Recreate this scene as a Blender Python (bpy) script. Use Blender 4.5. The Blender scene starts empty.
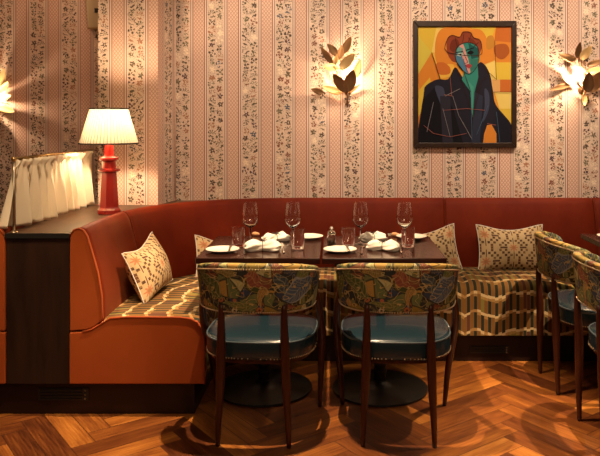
import bpy, bmesh, math, random
from mathutils import Vector, Matrix
sc = bpy.context.scene
COL = sc.collection
PI = math.pi
R = math.radians

# ------------------------------------------------------------------ camera, world, lights
FPX, HX, HY, CH = 700.0, 333.0, 121.0, 1.41      # focal length in px, horizon point, camera height
cam = bpy.data.objects.new('camera', bpy.data.cameras.new('camera'))
COL.objects.link(cam)
cam.location = (0, 0, CH)
cam.rotation_euler = (PI/2, 0, 0)
cam.data.sensor_fit = 'HORIZONTAL'
cam.data.sensor_width = 36
cam.data.lens = 36*FPX/600
cam.data.shift_x = -(HX-300)/600
cam.data.shift_y = -(228-HY)/600
cam.data.clip_start = 0.05
sc.camera = cam
sc.view_settings.view_transform = 'Standard'
sc.view_settings.look = 'None'
sc.view_settings.gamma = 1
sc.view_settings.use_curve_mapping = False
sc.view_settings.exposure = 0.0

world = bpy.data.worlds.new('world'); sc.world = world
world.use_nodes = True
world.node_tree.nodes['Background'].inputs[0].default_value = (1.0, 0.66, 0.42, 1)
world.node_tree.nodes['Background'].inputs[1].default_value = 0.06

def lamp(name, kind, loc, energy, color, size=0.03, target=None, spot=None, blend=0.5):
    l = bpy.data.lights.new(name, kind)
    l.energy = energy; l.color = color
    if kind == 'AREA':
        l.shape = 'DISK'; l.size = size
    else:
        l.shadow_soft_size = size
    if kind == 'SPOT':
        l.spot_size = R(spot); l.spot_blend = blend
    o = bpy.data.objects.new(name, l); COL.objects.link(o)
    o.location = loc
    if target:
        o.rotation_euler = (Vector(target)-Vector(loc)).to_track_quat('-Z', 'Y').to_euler()
    return o
WARM = (1.0, 0.66, 0.36)
WARM2 = (1.0, 0.69, 0.41)
lamp('ceiling_spot', 'SPOT', (-0.15, 3.10, 2.85), 520, WARM2, 0.018, (-0.10, 3.10, 0), 62, 0.4)
lamp('ceiling_spot', 'SPOT', (1.72, 3.15, 2.85), 520, WARM2, 0.018, (1.62, 3.25, 0), 54, 0.4)
lamp('ceiling_spot', 'SPOT', (-0.85, 2.35, 2.85), 150, WARM2, 0.03, (-1.40, 3.65, 0.85), 44, 0.9)  # added spot, no known fixture: brightens curtain, cabinet top and wing
lamp('ceiling_spot', 'SPOT', (-1.75, 2.60, 2.85), 130, WARM2, 0.03, (-1.62, 2.95, 0.0), 40, 0.5)
WASH = (1.0, 0.77, 0.54)
for wx, we in ((-0.40, 122), (0.70, 150), (1.75, 150)):
    lamp('wall_fill', 'SPOT', (wx, 3.35, 2.95), we, WASH, 0.16, (wx, 4.72, 1.62), 64, 0.9)  # unseen spots added to lift the back wallpaper
lamp('wall_fill', 'SPOT', (-2.15, 3.55, 2.95), 32, (1.0, 0.52, 0.27), 0.12, (-2.15, 5.0, 1.7), 70, 0.9)  # added reddish spot, warms and lifts the left wall
lamp('ceiling_fill', 'AREA', (0.3, 0.4, 2.9), 31, WARM2, 1.0, (0.2, 4.0, 0.9))  # soft fill added near the camera to lift the chair backs

# ------------------------------------------------------------------ node expression helper
class X:
    def __init__(s, nt, sock): s.nt = nt; s.s = sock
    def _m(s, op, *a):
        n = s.nt.nodes.new('ShaderNodeMath'); n.operation = op
        for i, v in enumerate((s,)+a):
            if isinstance(v, X): s.nt.links.new(v.s, n.inputs[i])
            else: n.inputs[i].default_value = v
        return X(s.nt, n.outputs[0])
    def __add__(s, o): return s._m('ADD', o)
    __radd__ = __add__
    def __sub__(s, o): return s._m('SUBTRACT', o)
    def __rsub__(s, o): return (s*-1.0)+o
    def __mul__(s, o): return s._m('MULTIPLY', o)
    __rmul__ = __mul__
    def __truediv__(s, o): return s._m('DIVIDE', o)
    def floor(s): return s._m('FLOOR')
    def fract(s): return s._m('FRACT')
    def mod(s, o): return s._m('FLOORED_MODULO', o)
    def abs(s): return s._m('ABSOLUTE')
    def sin(s): return s._m('SINE')
    def cos(s): return s._m('COSINE')
    def lt(s, o): return s._m('LESS_THAN', o)
    def gt(s, o): return s._m('GREATER_THAN', o)
    def min(s, o): return s._m('MINIMUM', o)
    def max(s, o): return s._m('MAXIMUM', o)
    def sqrt(s): return s._m('SQRT')
    def pow(s, o): return s._m('POWER', o)
    def atan2(s, o): return s._m('ARCTAN2', o)
    def clamp(s): return s.max(0.0).min(1.0)
def length(a, b): return (a*a+b*b).sqrt()
def between(x, a, b): return x.gt(a)*x.lt(b)

class Mat:
    def __init__(s, name, color=(.5, .5, .5), rough=0.5, **kw):
        s.m = bpy.data.materials.new(name); s.m.use_nodes = True
        s.nt = s.m.node_tree
        s.b = s.nt.nodes['Principled BSDF']
        s.b.inputs['Base Color'].default_value = (*color, 1)
        s.b.inputs['Roughness'].default_value = rough
        for k, v in kw.items():
            k = k.replace('_', ' ')
            s.b.inputs[k].default_value = v
    def tc(s, which='Object'):
        n = s.nt.nodes.new('ShaderNodeTexCoord'); return n.outputs[which]
    def xyz(s, which='Object'):
        n = s.nt.nodes.new('ShaderNodeSeparateXYZ'); s.nt.links.new(s.tc(which), n.inputs[0])
        return [X(s.nt, o) for o in n.outputs]
    def vec(s, a, b, c=0.0):
        n = s.nt.nodes.new('ShaderNodeCombineXYZ')
        for i, v in enumerate((a, b, c)):
            if isinstance(v, X): s.nt.links.new(v.s, n.inputs[i])
            else: n.inputs[i].default_value = v
        return n.outputs[0]
    def noise(s, v, scale=5, detail=2, rough=.5):
        n = s.nt.nodes.new('ShaderNodeTexNoise'); s.nt.links.new(v, n.inputs['Vector'])
        n.inputs['Scale'].default_value = scale; n.inputs['Detail'].default_value = detail
        n.inputs['Roughness'].default_value = rough
        return X(s.nt, n.outputs[0])
    def white(s, a, b, c=0.0):
        n = s.nt.nodes.new('ShaderNodeTexWhiteNoise'); s.nt.links.new(s.vec(a, b, c), n.inputs['Vector'])
        sp = s.nt.nodes.new('ShaderNodeSeparateXYZ'); s.nt.links.new(n.outputs['Color'], sp.inputs[0])
        return [X(s.nt, o) for o in sp.outputs]
    def voronoi(s, v, scale, feature='F1', rnd=1.0):
        n = s.nt.nodes.new('ShaderNodeTexVoronoi'); n.feature = feature
        s.nt.links.new(v, n.inputs['Vector']); n.inputs['Scale'].default_value = scale
        n.inputs['Randomness'].default_value = rnd
        return n
    def mix(s, f, a, b):
        n = s.nt.nodes.new('ShaderNodeMix'); n.data_type = 'RGBA'
        def put(i, v):
            if isinstance(v, X): s.nt.links.new(v.s, n.inputs[i])
            elif hasattr(v, 'is_output'): s.nt.links.new(v, n.inputs[i])
            elif isinstance(v, (int, float)): n.inputs[i].default_value = v
            else: n.inputs[i].default_value = (*v, 1)
        put(0, f); put(6, a); put(7, b)
        return n.outputs[2]
    def ramp(s, f, stops, interp='LINEAR'):
        n = s.nt.nodes.new('ShaderNodeValToRGB'); s.nt.links.new(f.s, n.inputs[0])
        cr = n.color_ramp; cr.interpolation = interp
        while len(cr.elements) > 1: cr.elements.remove(cr.elements[-1])
        cr.elements[0].position = stops[0][0]; cr.elements[0].color = (*stops[0][1], 1)
        for p, c in stops[1:]:
            e = cr.elements.new(p); e.color = (*c, 1)
        return n.outputs[0]
    def color(s, sock): s.nt.links.new(sock, s.b.inputs['Base Color']); return s
    def link(s, name, x): s.nt.links.new(x.s, s.b.inputs[name]); return s
    def bump(s, x, strength=0.3, dist=0.002):
        n = s.nt.nodes.new('ShaderNodeBump'); s.nt.links.new(x.s, n.inputs['Height'])
        n.inputs['Strength'].default_value = strength; n.inputs['Distance'].default_value = dist
        s.nt.links.new(n.outputs[0], s.b.inputs['Normal']); return s

# ------------------------------------------------------------------ materials
def make_wallpaper():
    m = Mat('wallpaper', rough=0.75)
    u, v, _ = m.xyz('UV')
    P = 0.2296
    uu = (u/P).fract()*P
    a = (uu-P/2).abs()
    col = (u/P).floor()
    # flower stripe: small motifs in two columns
    c1 = 0.0530
    lx = (uu-P/2)/c1
    ci = lx.floor()
    v2 = v/0.054 + ci*0.37 + col*3.61
    cj = v2.floor()
    px = lx.fract()-0.5; py = v2.fract()-0.5
    r1, r2, r3 = m.white(ci+col*7.0, cj, 1.3)
    q1, q2, q3 = m.white(ci+col*7.0, cj, 7.7)
    px = px + (q1-0.5)*0.22; py = py + (q2-0.5)*0.2
    px = px*0.84; py = py*0.84
    pw = m.noise(m.vec(u, v), 75, 1)-0.5; pw2 = m.noise(m.vec(u+9.0, v), 75, 1)-0.5
    px = px+pw*0.45; py = py+pw2*0.45
    ra = (q3-0.5)*1.5; cr_, sr_ = ra.cos(), ra.sin()
    px, py = px*cr_+py*sr_, py*cr_-px*sr_
    rad = length(px, py); th = px.atan2(py)
    rosette = rad.lt((th*5.0).cos()*0.09+0.25)*rad.gt(0.06)
    tuft = ((th*4.5).cos().abs().gt(0.80))*rad.lt(0.46)*rad.gt(0.10)*th.abs().lt(1.5)
    leafbase = length(px*0.7, (py+0.28)*2.2).lt(0.20)
    tuft = tuft.max(leafbase)
    dots = length(px.abs()-0.22, py.abs()-0.2).lt(0.115)
    dots = dots.max(length(px, py).lt(0.10))
    sprig = ((px+(py*9.0).sin()*0.06).abs().lt(0.035)*py.abs().lt(0.42)).max(length(px.abs()-0.16, (py*3.2).fract()*0.31-0.16).lt(0.095)*py.abs().lt(0.45))
    k1 = r1.lt(0.27); k2 = between(r1, 0.27, 0.55); k3 = between(r1, 0.55, 0.76); k4 = r1.gt(0.76)
    mot = rosette*k1 + tuft*k2 + dots*k3 + sprig*k4
    # fine secondary scribble
    vec = m.vec(u, v)
    n2 = m.noise(vec, 150, 2, .6)
    scr = between(n2, 0.57, 0.70)*0.55
    mcol = m.ramp(r2, [(0, (.085, .050, .036)), (.30, (.12, .085, .05)), (.50, (.22, .075, .045)), (.62, (.10, .045, .05)),
                       (.72, (.15, .12, .07)), (.82, (.36, .15, .08)), (.90, (.85, .68, .52)), (.97, (.09, .09, .13))], 'CONSTANT')
    base = m.ramp(m.noise(vec, 14, 2), [(.35, (.66, .49, .385)), (.65, (.74, .56, .45))])
    fl = m.mix(scr, base, (.22, .12, .08))
    fl = m.mix(mot.clamp(), fl, mcol)
    # lattice stripe
    g = 0.0215
    d1 = ((u+v*0.8)/g).fract()-0.5; d2 = ((u-v*0.8)/g).fract()-0.5
    lat = (d1.abs().lt(0.11)).max(d2.abs().lt(0.11))
    dot = length(d1, d2).gt(0.60)
    la = m.mix(lat*0.60, (.72, .49, .385), (.32, .11, .08))
    la = m.mix(dot*0.5, la, (.82, .6, .48))
    c = m.mix(a.gt(0.0825), m.mix(a.gt(0.076), (.80, .62, .51), (.62, .40, .31)), la)
    c = m.mix(a.lt(0.0775), c, (.17, .055, .045))
    c = m.mix(a.lt(0.0730), c, (.80, .60, .50))
    c = m.mix(a.lt(0.0640), c, (.11, .045, .045))
    c = m.mix(a.lt(0.0595), c, (.74, .55, .45))
    c = m.mix(a.lt(0.0530), c, fl)
    m.color(c)
    return m.m

def make_floor_mat():
    m = Mat('herringbone_oak', rough=0.32)
    x, y, _ = m.xyz('Object')
    W, n = 0.105, 5
    ca, sa = math.cos(R(37)), math.sin(R(37))
    u = (x*ca+y*sa)/W + 100.3; v = (y*ca-x*sa)/W + 100.6
    i = u.floor(); j = v.floor()
    s = (i-j).mod(2.0*n)
    hz = s.lt(n-0.5)
    # plank ids
    idh_i = i-s; idv_j = j-(2.0*n-1.0-s)
    inv = 1.0-hz
    a = idh_i*hz + i*inv
    b = j*hz + idv_j*inv
    along = (u-idh_i)*hz + (v-idv_j)*inv      # 0..n
    across = v.fract()*hz + u.fract()*inv     # 0..1
    r1, r2, r3 = m.white(a, b, hz*3.1+0.5)
    gx = along*0.9+r1*40.0; gy = across*9.0+r2*30.0
    grain = m.noise(m.vec(gx*0.55, gy), 1.3, 4, .62)
    big = m.noise(m.vec(gx*0.35, across*1.6+r2*9.0), 1.1, 2)
    t = r1*0.62 + (grain-0.5)*1.0 + (big-0.5)*0.7 + 0.17
    c = m.ramp(t, [(0.02, (.045, .012, .004)), (.25, (.105, .029, .007)), (.5, (.20, .062, .013)), (.78, (.36, .130, .023)), (1, (.50, .21, .045))])
    e = across.min(1.0-across)
    e2 = along.min(float(n)-along)
    seam = (e.lt(0.022)).max(e2.lt(0.022))
    c = m.mix(seam*0.75, c, (.03, .010, .005))
    m.color(c)
    m.link('Roughness', grain*0.25+0.22)
    m.bump(grain*0.25-seam*0.6, 0.25, 0.0015)
    return m.m

def make_seat_fabric():
    m = Mat('woven_bench_fabric', rough=0.9)
    u, v, _ = m.xyz('UV')
    wav = (u*17.4).sin()*0.017 + (u*37.0+1.0).sin()*0.005
    w = 0.0205
    ci = (u/w).floor()
    r1, r2, r3 = m.white(ci, 2.0)
    vv = (v + wav + (r1-0.5)*0.014)/0.108
    row = vv.floor(); f = vv.fract()
    q1, q2, q3 = m.white(ci, row, 4.0)
    fx = (u/w).fract()
    stripe = m.mix(ci.mod(2.0).gt(0.5), (.012, .015, .005), (.19, .085, .012))
    stripe = m.mix(q1.gt(0.88), stripe, (.10, .030, .012))
    stripe = m.mix(between(q1, 0.0, 0.07), stripe, (.20, .17, .03))
    gap = (fx.lt(0.10)).max(fx.gt(0.90))
    stripe = m.mix(gap*0.7, stripe, (.20, .10, .025))
    # cream zigzag bands
    band = f.lt(0.12 + q2*0.05)
    thin = (1.0-band)*(f.lt(0.30)*q3.gt(0.6))
    c = m.mix(band, stripe, m.mix(q3.gt(0.35), (.36, .20, .06), (.60, .46, .24)))
    c = m.mix(thin*0.55, c, (.50, .30, .09))
    n = m.noise(m.vec(u, v), 420, 2)
    c = m.mix((n-0.5)*0.8, c, (.02, .012, .006))
    m.color(c); m.bump(n, 0.35, 0.001)
    return m.m

def make_pillow_mat():
    m = Mat('woven_pillow_fabric', rough=0.9)
    u, v, _ = m.xyz('UV')
    g = 0.0178
    su, sv = 20.0, 10.0
    iu = (u/g+0.5).floor(); iv = (v/g+0.5).floor()
    k = ((iu+su/2)/su).floor()*0.0
    # two interleaved lattices of stars; keep the nearer one
    def cell(ou, ov):
        a = ((iu+ou+su/2).mod(su)-su/2).abs(); b = ((iv+ov+sv/2).mod(sv)-sv/2).abs()
        fa = ((u/g+ou+su/2).mod(su)-su/2); fb = ((v/g+ov+sv/2).mod(sv)-sv/2)
        return a, b, fa, fb
    a1, b1, fa1, fb1 = cell(0.0, 0.0); a2, b2, fa2, fb2 = cell(10.0, 5.0)
    near = (a1+b1*2.0).lt(a2+b2*2.0+0.01)
    qi = a1*near+a2*(1.0-near); qj = b1*near+b2*(1.0-near)
    fa = fa1*near+fa2*(1.0-near); fb = fb1*near+fb2*(1.0-near)
    rad = length(fa, fb); th = fa.atan2(fb)
    star = rad.lt((th*8.0).cos()*0.45+1.25)
    star2 = rad.lt(0.5)
    sm = qi+qj
    par = (qi+qj).mod(2.0).lt(0.5)
    ring = par*between(sm, 2.5, 6.5)*qi.gt(0.5)*qj.gt(0.5)
    ring2 = between(qi, 6.5, 9.5)*qj.lt(1.5)*(qi.mod(2.0).lt(0.5))
    bar = (fb.abs().lt(0.35))*between(fa.abs(), 2.4, 5.0)
    bar = bar.max((fa.abs().lt(0.16))*between(fb.abs(), 1.6, 4.4))
    inner = (u/g+0.5).fract().min((v/g+0.5).fract()).gt(0.10)
    ring = ring*inner; ring2 = ring2*inner
    n = m.noise(m.vec(u, v), 300, 2)
    base = m.ramp(n, [(.3, (.52, .37, .19)), (.7, (.68, .50, .28))])
    c = m.mix(ring, base, m.ramp(m.white((u*90.0).floor(), (v*90.0).floor())[0], [(0, (.10, .045, .025)), (.5, (.16, .08, .03)), (.8, (.30, .17, .07))], 'CONSTANT'))
    c = m.mix(ring2, c, (.16, .065, .03))
    c = m.mix(bar, c, (.12, .05, .03))
    c = m.mix(star, c, (.56, .22, .10))
    c = m.mix(star2, c, (.40, .20, .08))
    m.color(c); m.bump(n, 0.4, 0.001)
    return m.m

def make_tapestry():
    m = Mat('botanical_tapestry', rough=0.7)
    u, v, _ = m.xyz('UV')
    vec = m.vec(u, v)
    wx = m.noise(vec, 9, 1) - 0.5
    n2 = m.noise(m.vec(u+3.1, v+1.7), 9, 1) - 0.5
    U = u + wx*0.07; V = v + n2*0.07
    wv = m.vec(U, V*1.25)
    vo = m.voronoi(wv, 17)
    ed = X(m.nt, m.voronoi(wv, 17, 'DISTANCE_TO_EDGE').outputs['Distance'])
    sp = m.nt.nodes.new('ShaderNodeSeparateXYZ'); m.nt.links.new(vo.outputs['Color'], sp.inputs[0])
    r = X(m.nt, sp.outputs[0]); r2 = X(m.nt, sp.outputs[1])
    pal = m.ramp(r, [(0, (.012, .022, .024)), (.22, (.045, .060, .012)), (.38, (.24, .165, .022)), (.50, (.020, .040, .085)),
                     (.62, (.11, .15, .05)), (.74, (.42, .24, .045)), (.84, (.19, .05, .025)), (.92, (.46, .44, .20))], 'CONSTANT')
    veins = ((U*150.0*r2 + V*190.0*(1.2-r2)).sin()).gt(0.62)
    c = m.mix(veins*0.30, pal, (.26, .19, .06))
    c = m.mix(ed.lt(0.05)*0.8, c, (.012, .016, .014))
    # small blossoms
    v3 = m.voronoi(m.vec(u+wx*0.02+5.0, v), 30)
    d3 = X(m.nt, v3.outputs['Distance'])
    s3 = m.nt.nodes.new('ShaderNodeSeparateXYZ'); m.nt.links.new(v3.outputs['Color'], s3.inputs[0])
    q = X(m.nt, s3.outputs[0]); q2 = X(m.nt, s3.outputs[1])
    c = m.mix(d3.lt(0.40)*q.gt(0.62), c, m.ramp(q2, [(0, (.38, .12, .04)), (.3, (.46, .30, .08)), (.6, (.16, .16, .05)), (.8, (.50, .44, .26))], 'CONSTANT'))
    c = m.mix(d3.lt(0.15)*q.gt(0.62), c, (.05, .025, .012))
    def leaf(c, cx, cy, ang, L, W, col, line):
        ca, sa = math.cos(R(ang)), math.sin(R(ang))
        uu, vv = u+(wx*0.09), v+(n2*0.09)
        x = (uu-cx)*ca+(vv-cy)*sa; y = (vv-cy)*ca-(uu-cx)*sa
        y = y + (x*30.0).sin()*0.006
        t = (x/L)
        w = (1.0-t*t).max(0.0)*W
        ins = y.abs().lt(w)
        out = between(y.abs(), w*0.86, w*1.02)*t.abs().lt(0.98)
        vein = (((x+y.abs()*0.9)*330.0).sin()).gt(0.72)*ins
        mid = y.abs().lt(0.0016)*ins
        c = m.mix(ins, c, col)
        c = m.mix(vein*0.32, c, line)
        return m.mix((out+mid).clamp()*0.5, c, line)
    for i, a in enumerate([
        (-.29, .665, 62, .085, .034, (.10, .115, .018), (.36, .30, .10)),
        (-.185, .700, -38, .080, .030, (.060, .085, .022), (.42, .36, .14)),
        (.20, .690, 35, .080, .050, (.060, .095, .150), (.42, .46, .42)),
        (.045, .660, 80, .055, .020, (.30, .17, .04), (.52, .34, .12)),
        (-.06, .625, 10, .060, .022, (.10, .12, .03), (.40, .33, .12)),
        (.115, .720, -60, .050, .020, (.035, .055, .075), (.34, .34, .2)),
        (.315, .640, 75, .060, .026, (.22, .25, .12), (.50, .50, .30)),
        (-.10, .760, 20, .060, .018, (.20, .14, .03), (.45, .36, .14)),
        (.02, .735, -25, .045, .022, (.23, .06, .035), (.45, .22, .08)),
        (.26, .76, 8, .055, .014, (.12, .13, .045), (.42, .40, .2)),
        (-.36, .74, 80, .05, .02, (.05, .075, .09), (.34, .38, .25)),
        (-.235, .615, 85, .022, .017, (.42, .25, .07), (.22, .10, .03)),
    ]):
        c = leaf(c, *a)
    n3 = m.noise(m.vec(U+2.0, V), 17, 1.5)
    curl = ((n3*7.0).fract()-0.5).abs()
    c = m.mix(curl.lt(0.06)*0.65, c, (.58, .42, .14))
    c = m.mix(between(curl, 0.05, 0.12)*0.5, c, (.008, .012, .010))
    n = m.noise(vec, 500, 2)
    c = m.mix((n-0.45)*0.5, c, (.01, .01, .008))
    m.color(c)
    m.bump(n, 0.25, 0.0008)
    return m.m

def make_wood(name, c1, c2, rough=0.35, sc_=(1, 1, 1), scale=9):
    m = Mat(name, rough=rough)
    x, y, z = m.xyz('Object')
    n = m.noise(m.vec(x*sc_[0], y*sc_[1], z*sc_[2]), scale, 5, .6)
    m.color(m.ramp(n, [(.3, c1), (.7, c2)])); m.bump(n, 0.08, 0.001)
    m.b.inputs['Specular IOR Level'].default_value = 0.3
    return m.m

def make_velvet(name, c1, c2):
    m = Mat(name, rough=0.62, Sheen_Weight=0.18, Sheen_Roughness=0.4)
    m.b.inputs['Sheen Tint'].default_value = (1, .42, .18, 1)
    m.b.inputs['Specular IOR Level'].default_value = 0.12
    x, y, z = m.xyz('Object')
    n = m.noise(m.vec(x, y, z*0.6), 5, 4, .6)
    f = m.noise(m.vec(x, y, z), 260, 2)
    m.color(m.ramp(n, [(.3, c1), (.7, c2)])); m.bump(f, 0.12, 0.001)
    return m.m

def make_linen():
    m = Mat('cream_linen', (.84, .74, .56), 0.9)
    x, y, z = m.xyz('Object')
    n = m.noise(m.vec(x, y, z), 350, 2)
    m.bump(n, .25, .0008)
    m.b.inputs['Subsurface Weight'].default_value = 0.0
    tr = m.nt.nodes.new('ShaderNodeBsdfTranslucent'); tr.inputs[0].default_value = (.85, .66, .42, 1)
    mx = m.nt.nodes.new('ShaderNodeMixShader'); mx.inputs[0].default_value = 0.16
    out = m.nt.nodes['Material Output']
    m.nt.links.new(m.b.outputs[0], mx.inputs[1]); m.nt.links.new(tr.outputs[0], mx.inputs[2])
    m.nt.links.new(mx.outputs[0], out.inputs[0])
    return m.m

def make_shade():
    m = Mat('pleated_shade_silk', (.80, .72, .55), 0.9)
    u, v, _ = m.xyz('UV')
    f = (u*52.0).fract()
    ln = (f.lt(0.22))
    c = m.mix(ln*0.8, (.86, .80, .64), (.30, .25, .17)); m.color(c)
    tr = m.nt.nodes.new('ShaderNodeBsdfTranslucent'); m.nt.links.new(m.mix(0.87, c, (.02, .014, .006)), tr.inputs[0])
    mx = m.nt.nodes.new('ShaderNodeMixShader'); mx.inputs[0].default_value = 0.55
    m.nt.links.new(m.b.outputs[0], mx.inputs[1]); m.nt.links.new(tr.outputs[0], mx.inputs[2])
    m.nt.links.new(mx.outputs[0], m.nt.nodes['Material Output'].inputs[0])
    return m.m

def emissive(name, col, strength):
    m = Mat(name, col, .5)
    m.b.inputs['Emission Color'].default_value = (*col, 1); m.b.inputs['Emission Strength'].default_value = strength
    return m.m

M = {}
M['paper'] = make_wallpaper()
M['floor'] = make_floor_mat()
M['bench'] = make_seat_fabric()
M['pillow'] = make_pillow_mat()
M['tapestry'] = make_tapestry()
M['velvet'] = make_velvet('rust_velvet', (.115, .0095, .0018), (.165, .017, .003))
M['leather'] = make_velvet('rust_leather', (.30, .058, .012), (.36, .076, .016))
M['blue_leather'] = Mat('blue_leather', (.010, .026, .038), 0.25, Coat_Weight=0.25).m
M['blue_piping'] = Mat('blue_piping', (.06, .085, .10), 0.3).m
M['walnut'] = make_wood('walnut', (.034, .008, .004), (.068, .018, .008), .32, (4, 4, .5), 9)
M['cabinet'] = make_wood('dark_cabinet_wood', (.014, .006, .003), (.034, .014, .008), .45, (2.5, 2.5, .35), 7)
M['cabinet_top'] = make_wood('cabinet_top_wood', (.045, .020, .009), (.085, .040, .018), .4, (3, .5, 1), 9)
M['plinth'] = make_wood('plinth_wood', (.012, .004, .003), (.020, .007, .004), .4, (.4, .4, 2), 9)
M['table'] = make_wood('table_mahogany', (.018, .005, .003), (.032, .009, .005), .17, (.6, 3, 1), 12)
M['iron'] = Mat('black_iron', (.012, .011, .010), 0.38, Metallic=0.3).m
M['vent'] = Mat('vent_metal', (.008, .007, .006), 0.5).m
M['brass'] = Mat('aged_brass', (.58, .38, .16), 0.28, Metallic=1.0).m
M['post'] = Mat('dull_brass', (.34, .27, .19), 0.35, Metallic=0.9).m
M['nail'] = Mat('nail_brass', (.62, .50, .34), 0.3, Metallic=1.0).m
M['bronze'] = Mat('bronze_leaf', (.30, .17, .085), 0.36, Metallic=0.85).m
M['gold'] = Mat('gold_leaf', (.72, .48, .22), 0.38, Metallic=0.7).m
M['china'] = Mat('white_china', (.80, .76, .68), 0.18).m
M['rim'] = Mat('grey_rim', (.25, .23, .20), 0.3).m
M['napkin'] = Mat('white_cotton', (.80, .74, .66), 0.85).m
M['ribbon'] = Mat('dark_ribbon', (.04, .035, .04), 0.6).m
M['steel'] = Mat('steel', (.62, .58, .52), 0.2, Metallic=1.0).m
M['roll'] = Mat('baked_crust', (.55, .28, .12), 0.7).m
M['glass'] = Mat('clear_glass', (1, 1, 1), 0.0, Transmission_Weight=1.0, IOR=1.45).m
M['pepper'] = Mat('pepper_grain', (.10, .05, .03), 0.8).m
M['linen'] = make_linen()
M['shade'] = make_shade()
M['red'] = Mat('red_lacquer', (.36, .022, .016), 0.22, Coat_Weight=0.5).m
M['dark_trim'] = Mat('dark_braid', (.045, .038, .03), 0.9).m
M['bulb'] = emissive('glowing_bulb', (1.0, .78, .48), 60)
M['cream_metal'] = Mat('cream_metal', (.52, .42, .26), 0.4, Metallic=0.3).m
M['frame'] = make_wood('picture_frame_wood', (.016, .008, .006), (.035, .018, .012), .35, (3, 3, 3), 9)
M['piping'] = make_velvet('rust_piping', (.30, .055, .015), (.36, .07, .02))

# ------------------------------------------------------------------ mesh helpers
class MB:
    def __init__(s): s.v = []; s.f = []; s.uv = {}; s.mi = []; s.cur = 0
    def add(s, V, F, uvs=None):
        k = len(s.v); s.v += [tuple(p) for p in V]
        for f in F: s.f.append([i+k for i in f]); s.mi.append(s.cur)
        if uvs:
            for i, t in enumerate(uvs): s.uv[i+k] = t
        return s
    def build(s, name, mats, parent=None, smooth=True, fuv=None, angle=None):
        me = bpy.data.meshes.new(name)
        me.from_pydata(s.v, [], s.f)
        if not isinstance(mats, (list, tuple)): mats = [mats]
        for q in mats: me.materials.append(q)
        if s.uv or fuv:
            L = me.uv_layers.new(name='UVMap')
            for p in me.polygons:
                for li in p.loop_indices:
                    vi = me.loops[li].vertex_index
                    L.data[li].uv = fuv(Vector(s.v[vi]), p.normal) if fuv else s.uv.get(vi, (0, 0))
        me.polygons.foreach_set('material_index', s.mi)
        me.polygons.foreach_set('use_smooth', [smooth]*len(me.polygons))
        me.update()
        bm = bmesh.new(); bm.from_mesh(me); bmesh.ops.recalc_face_normals(bm, faces=bm.faces)
        bm.to_mesh(me); bm.free()
        if smooth and angle:
            try: me.set_sharp_from_angle(angle=R(angle))
            except Exception: pass
        o = bpy.data.objects.new(name, me); COL.objects.link(o)
        if parent: o.parent = parent
        return o

def thing(name, label, cat, loc=(0, 0, 0), rz=0, group=None):
    o = bpy.data.objects.new(name, None); COL.objects.link(o)
    o.empty_display_size = .05
    o.location = loc; o.rotation_euler = (0, 0, rz)
    return tag(o, label, cat, group)
def tag(o, label, cat, group=None):
    o['label'] = label; o['category'] = cat
    if group: o['group'] = group
    return o
def struct(o): o['kind'] = 'structure'; return o
def dup(root, loc, rz=0, label=None, rot=None):
    def cp(o, parent):
        c = o.copy(); COL.objects.link(c)
        if parent: c.parent = parent
        for ch in list(o.children): cp(ch, c)
        return c
    r = cp(root, None)
    r.location = loc; r.rotation_euler = rot if rot else (0, 0, rz)
    if label: r['label'] = label
    return r

def box(x0, x1, y0, y1, z0, z1):
    V = [(x, y, z) for z in (z0, z1) for (x, y) in ((x0, y0), (x1, y0), (x1, y1), (x0, y1))]
    return V, [(3, 2, 1, 0), (4, 5, 6, 7), (0, 1, 5, 4), (1, 2, 6, 5), (2, 3, 7, 6), (3, 0, 4, 7)]
def prism(poly, z0, z1):
    n = len(poly)
    V = [(x, y, z0) for x, y in poly]+[(x, y, z1) for x, y in poly]
    F = [tuple(range(n))[::-1], tuple(range(n, 2*n))]+[(i, (i+1) % n, n+(i+1) % n, n+i) for i in range(n)]
    return V, F
def bevel(o, w=.004, seg=2):
    b = o.modifiers.new('bevel', 'BEVEL'); b.width = w; b.segments = seg; b.limit_method = 'ANGLE'; b.angle_limit = R(40)
    return o
def lathe(prof, n=32, cx=0, cy=0, closed=False):
    V = []; F = []
    for r, z in prof:
        for k in range(n):
            a = 2*PI*k/n; V.append((cx+r*math.cos(a), cy+r*math.sin(a), z))
    for i in range(len(prof)-1):
        for k in range(n):
            F.append((i*n+k, i*n+(k+1) % n, (i+1)*n+(k+1) % n, (i+1)*n+k))
    if not closed:
        F.append(tuple(range(n))[::-1]); F.append(tuple(range((len(prof)-1)*n, len(prof)*n)))
    return V, F
def tube(pts, rad, n=8):
    pts = [Vector(p) for p in pts]
    if not isinstance(rad, (list, tuple)): rad = [rad]*len(pts)
    V = []; F = []; prev = None
    for i, p in enumerate(pts):
        t = (pts[min(i+1, len(pts)-1)]-pts[max(i-1, 0)]).normalized()
        if prev is None:
            up = Vector((0, 0, 1)) if abs(t.z) < .9 else Vector((1, 0, 0))
            a = t.cross(up).normalized()
        else:
            a = (prev - t*prev.dot(t)).normalized()
        prev = a; b = t.cross(a)
        for k in range(n):
            th = 2*PI*k/n
            V.append(p+(a*math.cos(th)+b*math.sin(th))*rad[i])
    for i in range(len(pts)-1):
        for k in range(n):
            F.append((i*n+k, i*n+(k+1) % n, (i+1)*n+(k+1) % n, (i+1)*n+k))
    F.append(tuple(range(n))[::-1]); F.append(tuple(range((len(pts)-1)*n, len(pts)*n)))
    return V, F
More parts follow.
